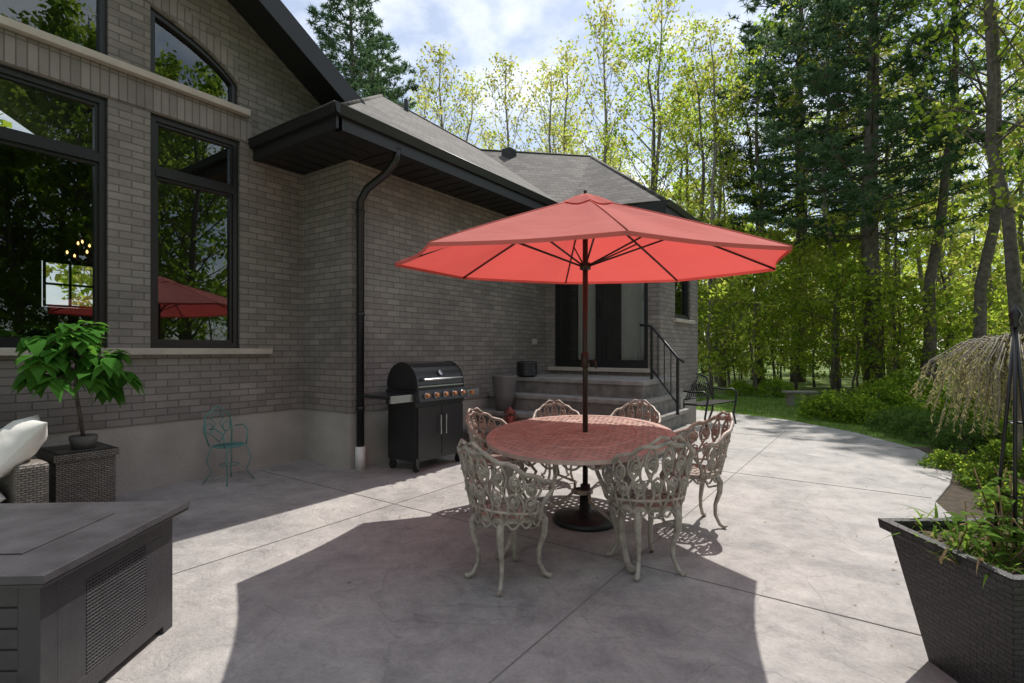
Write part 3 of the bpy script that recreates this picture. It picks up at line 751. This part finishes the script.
g.obj('wire_garden_chair',[M_turq],xf=Matrix.Translation((-5.66,2.78,0))@R_(-1.3,4,'Z')@Matrix.Scale(.92,4))

# ------------------------------------------------------------------ planter
M_plw=weave('planter_weave',(.026,.025,.025),(.045,.042,.042),(.008,.008,.008),.06,.022,.003)
pc=Vector((.455,2.955,0)); e1=Vector((.58,-.81,0)).normalized(); e2=Vector((.81,.58,0)).normalized()
Mp=Matrix(((e1.x,e2.x,0,pc.x),(e1.y,e2.y,0,pc.y),(0,0,1,0),(0,0,0,1)))
g=MB()
def sqr(h_,z): return [(-h_,-h_,z),(h_,-h_,z),(h_,h_,z),(-h_,h_,z)]
lev=[(.20,0),(.30,.55),(.33,.555),(.335,.60),(.29,.60),(.28,.54)]
vs=[];
for a,b in lev: vs+=sqr(a,b)
fs=[(i*4+j,i*4+(j+1)%4,(i+1)*4+(j+1)%4,(i+1)*4+j) for i in range(len(lev)-1) for j in range(4)]
g.add(vs,fs,0); g.add(sqr(.285,.555),[(0,1,2,3)],1); g.add(sqr(.2,.001),[(0,1,2,3)],0)
g.obj('square_planter',[M_plw,M_mulch],xf=Mp,bevel=.006)
M_pl1=leafmat('planter_leaf',(.10,.18,.035),(.28,.45,.06),.45); M_dry=leafmat('dry_stem',(.30,.22,.12),(.35,.25,.12),.3)
g=MB(); r=random.Random(8)
for i in range(420):
    b=pc+Vector((r.uniform(-.3,.3),r.uniform(-.3,.3),.55)); a=r.uniform(0,6.28); L=r.uniform(.06,.26)*(1.2 if r.random()<.2 else .8)
    d=Vector((math.cos(a),math.sin(a),r.uniform(.6,2.2))); bigleaf(g,b,d,L,r.uniform(.004,.009),0 if r.random()<.85 else 1,r.uniform(.2,.9))
for i in range(22):
    b=pc+Vector((r.uniform(-.25,.25),r.uniform(-.25,.25),.55)); t=b+Vector((r.uniform(-.12,.12),r.uniform(-.12,.12),r.uniform(.12,.36)))
    g.tube([b,b.lerp(t,.5)+Vector((.02,0,0)),t],.003,4,1)
    for k in range(7):
        a=r.uniform(0,6.28); bigleaf(g,b.lerp(t,r.uniform(.3,1)),Vector((math.cos(a),math.sin(a),.4)),r.uniform(.04,.09),r.uniform(.012,.022),0,.4)
g.obj('planter_plants',[M_pl1,M_dry])
g=MB()
ap=pc+Vector((0,0,1.50)); bs=[pc+e1*x*.05+e2*y*.05+Vector((0,0,.5)) for x,y in((-1,-1),(1,-1),(1,1),(-1,1))]
for b in bs: g.tube([b,ap],.007,6)
g.lathe([(0,.09),(.012,.07),(.022,.045),(.012,.02),(.02,.0),(0,-.01)],ap,10)
for t in(.3,.6):
    q=[b.lerp(ap,t) for b in bs]; g.tube(q,.005,5,closed=True)
g.obj('garden_obelisk',[M_black])

# ------------------------------------------------------------------ vegetation
def rv(r): 
    while True:
        v=Vector((r.uniform(-1,1),r.uniform(-1,1),r.uniform(-1,1)))
        if .05<v.length<1: return v.normalized()
def clump(g,r,c,rad,n,s,mis,flat=.6):
    mi=r.choice(mis)
    for i in range(n):
        p=c+Vector((r.gauss(0,rad),r.gauss(0,rad),r.gauss(0,rad*flat)))
        a=rv(r); b=a.cross(rv(r)); 
        if b.length<.1: continue
        b.normalize(); ss=s*r.uniform(.6,1.25)
        g.leaf(p,a*ss,b*ss*.6,mi)
def decid(name,seed,H_,tr,cs,cr,nb,lpc,ls,mis,mats,up=.8,subs=4):
    r=random.Random(seed); g=MB(); pts=[];rad=[]; n=9; x=y=0
    for i in range(n+1):
        t=i/n; pts.append(Vector((x,y,H_*t))); rad.append(tr*(1-t)**.8+.012); x+=r.gauss(0,.012*H_);y+=r.gauss(0,.012*H_)
    rad[0]*=1.35
    g.tube(pts,rad,8,0)
    def at(t): i=min(n-1,int(t*n)); f=t*n-i; return pts[i].lerp(pts[i+1],f)
    for b in range(nb):
        t=cs+(1-cs)*((b+r.random())/nb)**.9*.98; a=b*2.4+r.uniform(-.4,.4)
        k=(t-cs)/(1-cs); ln=cr*(.45+1.1*math.sin(math.pi*min(1,k*.85+.12)))*r.uniform(.55,1.05)*(1 if k<.8 else .7)
        d=Vector((math.cos(a),math.sin(a),up*r.uniform(.6,1.4))).normalized(); p0=at(min(t,.995))
        m1=p0+d*ln*.5+Vector((0,0,.03*ln)); p1=p0+d*ln+Vector((r.gauss(0,.1),r.gauss(0,.1),.12*ln))
        rb=max(.012,tr*(1-t)*.45); g.tube([p0,m1,p1],[rb,rb*.6,.008],4,0,cap=False)
        for s in range(subs):
            tt=r.uniform(.3,1); q0=(p0.lerp(m1,tt*2) if tt<.5 else m1.lerp(p1,tt*2-1)); dd=(d+rv(r)*.9).normalized(); l2=ln*r.uniform(.2,.42); q1=q0+dd*l2
            g.tube([q0,q1],[.012,.005],3,0,cap=False)
            clump(g,r,q1,.18+.10*l2,lpc,ls,mis); clump(g,r,q0.lerp(q1,.5),.15,lpc//2,ls,mis)
        clump(g,r,p1,.25,lpc,ls,mis)
    o=g.obj(name,mats); me=o.data; bpy.data.objects.remove(o); return me
LM=[M_bark,M_l1,M_l2,M_l3]; LML=[M_barkl,M_l1,M_l2,M_l3]
T_dec=[decid('d1',1,15,.15,.34,2.2,26,11,.09,[1,1,2],LM), decid('d2',2,17,.18,.42,2.4,26,11,.09,[1,1,2],LM),
       decid('d3',3,13,.12,.25,1.9,26,11,.085,[1,3,1],LM), decid('d4',4,16,.13,.45,1.8,22,10,.085,[1,3],LML,up=1.2)]
T_sparse=[decid('s1',21,15,.12,.3,1.8,34,7,.085,[3,3,1],LML,up=1.6), decid('s2',22,16,.13,.28,2.0,36,7,.085,[3,1],LML,up=1.4)]
T_sap=[decid('u1',31,4.2,.03,.08,1.3,20,11,.08,[1,1,2],LM,up=.35), decid('u2',32,5.5,.035,.1,1.5,22,11,.08,[1,1,3],LM,up=.4)]
T_far=[decid('f1',51,15,.15,.1,3.2,22,8,.28,[1,1,3],LM), decid('f2',52,17,.16,.15,3.2,22,8,.28,[1,3,1],LM)]
T_mir=decid('m1',61,16,.2,.08,3.4,40,18,.16,[1,2,2],LM)
def pinemesh(seed,H_,tr,cs,cr,dens=1.0,nl=8):
    r=random.Random(seed); g=MB()
    pts=[Vector((.1*math.sin(i),.08*math.cos(i*1.3),H_*i/8)) for i in range(9)]
    g.tube(pts,[tr*(1-i/8)**.8+.02 for i in range(9)],9,0)
    z=cs*H_
    while z<H_*.99:
        k=(z-cs*H_)/(H_*(1-cs)); nb=r.choice([4,5,5,6]); off=r.uniform(0,6)
        for b in range(nb):
            a=off+b*6.283/nb+r.uniform(-.3,.3); ln=cr*(1-k)**.6*r.uniform(.55,1.1)+.35
            d=Vector((math.cos(a),math.sin(a),r.uniform(-.05,.25))); p0=Vector((.1*math.sin(z/H_*8),.08*math.cos(z/H_*8*1.3),z))
            p1=p0+d*ln+Vector((0,0,.08*ln)); pm=p0+d*ln*.5-Vector((0,0,.05*ln)); g.tube([p0,pm,p1],[.03*(1-k)+.012,.02,.006],4,0,cap=False)
            nt_=int((5+ln*6)*dens)
            for s in range(nt_):
                t=r.uniform(.25,1); q=(p0.lerp(pm,t*2) if t<.5 else pm.lerp(p1,2*t-1)); sd=Vector((-d.y,d.x,0))*r.choice([-1,1])*r.uniform(.1,.6)*(1.2-t*.6)*min(1,ln*.6); q1=q+sd+d*.2+Vector((0,0,.06))
                g.tube([q,q1],[.008,.004],3,0,cap=False)
                for c in(q1,q.lerp(q1,.6)):
                    for w in range(nl):
                        v=(rv(r)+Vector((0,0,.35))+sd.normalized()*.4).normalized()*r.uniform(.14,.26); ww=v.cross(rv(r)).normalized()*.024
                        g.add([c-ww,c+ww,c+v],[(0,1,2)],1)
        z+=r.uniform(.35,.55)
    o=g.obj('pine',[M_bark,M_pine]); me=o.data; bpy.data.objects.remove(o); return me
T_pine=[pinemesh(41,19,.24,.28,3.8,1.1,9)]
r=random.Random(77)
for px,d,me,sc,nmn in((872,17.5,T_pine[0],(1.2,1.2,1.0),'white_pine_tree'),(800,24,T_pine[0],(1.3,1.3,1.1),'white_pine_tree'),(925,16,T_dec[1],.95,'maple_tree'),(1000,13,T_dec[0],1.0,'maple_tree'),
    (962,15,T_dec[1],.9,'maple_tree'),(836,19.5,T_dec[3],1,'maple_tree'),(722,21,T_dec[3],.9,'birch_tree'),(760,22,T_dec[0],1,'maple_tree'),(1060,11.5,T_dec[2],1.1,'maple_tree'),(352,25,T_pine[0],1.05,'white_pine_tree'),(378,29,T_pine[0],1.0,'white_pine_tree'),
    (690,22,T_dec[2],1.05,'maple_tree'),(655,24,T_dec[0],1.05,'maple_tree'),(600,26,T_sparse[0],1.22,'birch_tree'),(640,26,T_sparse[1],1.18,'birch_tree'),
    (440,27,T_sparse[0],1.12,'birch_tree'),(470,30,T_sparse[1],1.08,'birch_tree'),(505,28,T_sparse[0],1.12,'birch_tree'),(535,27,T_sparse[1],1.0,'birch_tree'),(568,29,T_sparse[0],1.22,'birch_tree'),(420,33,T_sparse[1],1.1,'birch_tree')):
    inst(me,nmn,W(px,d,-.1),r.uniform(0,6.28),sc)
FO=empty('forest')
def ok(P,h=16):
    if -14<P.x<3.5 and P.y-.66*h<10.5: return False
    if P.x<4 and P.y<9: return False
    return True
for i in range(52):
    px=r.uniform(640,1180); d=r.uniform(19,38); P=W(px,d,-.1)
    if not ok(P): continue
    inst(r.choice(T_dec+T_sparse[:1]),'tree',P,r.uniform(0,6.28),r.uniform(.8,1.1),FO)
for i in range(36):
    px=640+i*16+r.uniform(-8,8); P=W(px,r.uniform(45,65),-.1); inst(r.choice(T_far),'distant_tree',P,r.uniform(0,6.28),r.uniform(.7,.95),FO)
for i in range(24):
    px=r.uniform(380,640); d=r.uniform(31,45); P=W(px,d,-.1); inst(r.choice(T_sparse),'tree',P,r.uniform(0,6.28),r.uniform(.85,1.1),FO)
# woods on the yard side (mirrored in the tall windows)
for i in range(24):
    a=-.55+i*.05; d=r.uniform(17,26); P=Vector((d*math.cos(a)+2,d*math.sin(a)+2,-.1))
    inst(T_mir,'tree',P,r.uniform(0,6.28),r.uniform(.85,1.1),FO)
for i in range(14):
    a=-.6+i*.1; d=r.uniform(14,20); inst(T_mir,'tree',Vector((d*math.cos(a)+2,d*math.sin(a)+1,-.6)),r.uniform(0,6.28),.33,FO)
for i in range(18):
    a=r.uniform(-2.4,-.75); d=r.uniform(18,34); P=Vector((d*math.cos(a)+1,d*math.sin(a),-.1))
    inst(r.choice(T_far),'tree',P,r.uniform(0,6.28),r.uniform(.8,1.1),FO)
for i in range(6):
    P=Vector((r.uniform(-30,-20),r.uniform(2,12),-.1)); inst(r.choice(T_far),'tree',P,r.uniform(0,6.28),r.uniform(.5,.6),FO)
US=empty('forest_understory')
for i in range(80):
    px=r.uniform(670,1150); d=r.uniform(16,34); P=W(px,d,-.1)
    if P.x<4 and P.y<14.5: continue
    inst(r.choice(T_sap),'sapling',P,r.uniform(0,6.28),r.uniform(.5,1.25),US)
def bushmesh(seed,w,h,n,ls,mats):
    r=random.Random(seed); g=MB()
    for i in range(14):
        a=r.uniform(0,6.28); q=r.uniform(.2,.85); g.tube([(0,0,0),(w*q*.5*math.cos(a),w*q*.5*math.sin(a),h*.5),(w*q*math.cos(a),w*q*math.sin(a),h*r.uniform(.5,.9))],[.014,.01,.004],4,0)
    for i in range(n):
        a=r.uniform(0,6.28); e=math.asin(r.uniform(0,1)); q=r.uniform(.55,1)**.5*(1+.22*math.sin(3*a+seed)*math.cos(2*e))
        c=Vector((w*q*math.cos(a)*math.cos(e),w*q*math.sin(a)*math.cos(e),h*q*math.sin(e)+.04))
        clump(g,r,c,.05,5,ls,[1,1,2])
    o=g.obj('bush',mats); me=o.data; bpy.data.objects.remove(o); return me
M_jun=leafmat('juniper',(.06,.11,.03),(.16,.26,.05),.4)
B1=bushmesh(1,.55,.5,380,.038,[M_bark,M_l2,M_l1]); B2=bushmesh(2,.6,.4,420,.032,[M_bark,M_jun,M_jun]); B3=bushmesh(3,.35,.35,320,.03,[M_bark,M_pl1,M_l1])
for px,d,me,sc,nmn in((835,10.8,B1,1.0,'shrub'),(862,10.4,B1,.9,'shrub'),(818,11.5,B3,1.1,'shrub'),(905,9.2,B2,.9,'juniper_bush'),(930,8.3,B2,.95,'juniper_bush'),(955,9.6,B1,1.3,'shrub'),(1000,10.2,B2,1.5,'juniper_bush'),(975,7.4,B2,.9,'juniper_bush'),(1015,7.0,B3,1.2,'shrub'),
    (945,6.2,B3,.6,'perennial_plant'),(985,5.4,B3,.65,'perennial_plant'),(1010,4.6,B3,.6,'perennial_plant'),(1005,6.1,B3,.9,'perennial_plant'),(880,12.5,B1,1.2,'shrub'),(905,13.5,B1,1.5,'shrub'),(740,16.6,B1,.8,'shrub'),(775,16,B1,1,'shrub')):
    inst(me,nmn,W(px,d,-.04),r.uniform(0,6.28),sc)
M_weep=leafmat('weeping_foliage',(.36,.33,.16),(.50,.46,.20),.4)
g=MB(); rr=random.Random(9); Wp=W(1016,5.9,-.03)
g.tube([Wp,Wp+Vector((.03,0,.7)),Wp+Vector((-.02,.02,1.35))],[.035,.03,.03],8,0)
for i in range(270):
    a=rr.uniform(0,6.28); R1=rr.uniform(.2,.98); tp=Wp+Vector((0,0,1.36+rr.uniform(0,.12))); pk=tp+Vector((math.cos(a)*R1*.5,math.sin(a)*R1*.5,.2-.14*R1)); en=tp+Vector((math.cos(a)*R1,math.sin(a)*R1,-rr.uniform(.35,.95)))
    m=Vector((pk.x*.45+en.x*.55,pk.y*.45+en.y*.55,pk.z-.08)); P=[tp,pk,m.lerp(en,.25),m.lerp(en,.6)+Vector((.02,0,0)),en]
    g.tube(P,[.01,.007,.005,.004,.003],4,0)
    for s in range(44):
        t=rr.uniform(.7,4); k=int(min(3,t)); c=P[k].lerp(P[k+1],min(1,t-k)); v=(rv(rr)+Vector((0,0,-1.2))).normalized()*rr.uniform(.03,.065); w_=v.cross(rv(rr)).normalized()*.009
        g.add([c-w_,c+w_,c+v],[(0,1,2)],1)
g.obj('weeping_tree',[M_barkl,M_weep])
g=MB(); g.box((-.5,-.18,.36),(.5,.18,.43)); g.box((-.38,-.14,-.08),(-.26,.14,.36)); g.box((.26,-.14,-.08),(.38,.14,.36))
M_sb=mat('weathered_stone',(.22,.2,.17),.9,var=.25,scale=8,bump=.5)
g.obj('stone_garden_bench',[M_sb],xf=Matrix.Translation(W(800,13.4,0))@R_(TH,4,'Z')@Matrix.Scale(.8,4),bevel=.01)

# ------------------------------------------------------------------ light
sd=Vector((-.10,1.45,2.3)).normalized()
el_=math.asin(sd.z); az=math.atan2(sd.x,sd.y)
wd_=bpy.data.worlds.new('World'); SC.world=wd_; wd_.use_nodes=True; nt=wd_.node_tree; nt.nodes.clear(); L=nt.links.new
out=N(nt,'ShaderNodeOutputWorld'); bg=N(nt,'ShaderNodeBackground'); L(bg.outputs[0],out.inputs[0])
sk=N(nt,'ShaderNodeTexSky'); sk.sky_type='NISHITA'; sk.sun_disc=False; sk.sun_elevation=el_; sk.sun_rotation=az; sk.dust_density=.6; sk.air_density=1.0
tc=N(nt,'ShaderNodeTexCoord'); mp=N(nt,'ShaderNodeMapping'); mp.inputs['Scale'].default_value=(1,1,1.8); L(tc.outputs['Generated'],mp.inputs[0])
no=N(nt,'ShaderNodeTexNoise'); no.inputs['Scale'].default_value=4.2; no.inputs['Detail'].default_value=7; no.inputs['Roughness'].default_value=.55; L(mp.outputs[0],no.inputs['Vector'])
mr=N(nt,'ShaderNodeMapRange'); mr.inputs[1].default_value=.45; mr.inputs[2].default_value=.64; mr.inputs[3].default_value=.28; mr.inputs[4].default_value=.95; L(no.outputs['Fac'],mr.inputs[0])
mx=N(nt,'ShaderNodeMix',data_type='RGBA'); L(mr.outputs[0],mx.inputs['Factor']); L(sk.outputs[0],mx.inputs['A']); mx.inputs['B'].default_value=(8.2,8.5,9.0,1)
L(mx.outputs['Result'],bg.inputs[0]); bg.inputs[1].default_value=.15
ld=bpy.data.lights.new('sun','SUN'); ld.energy=5.0; ld.angle=math.radians(.5); ld.color=(1,.95,.88)
lo=bpy.data.objects.new('sun',ld); COL.objects.link(lo); lo.rotation_euler=sd.to_track_quat('Z','Y').to_euler()
cd=bpy.data.cameras.new('camera'); cd.sensor_width=36; cd.lens=F/1024*36; cd.shift_y=8.5/1024; cd.clip_end=1500; cd.clip_start=.05
co=bpy.data.objects.new('camera',cd); COL.objects.link(co); co.location=(0,0,CH); co.rotation_euler=(math.pi/2,0,TH); SC.camera=co
SC.view_settings.view_transform='Standard'; SC.view_settings.look='None'; SC.view_settings.exposure=0
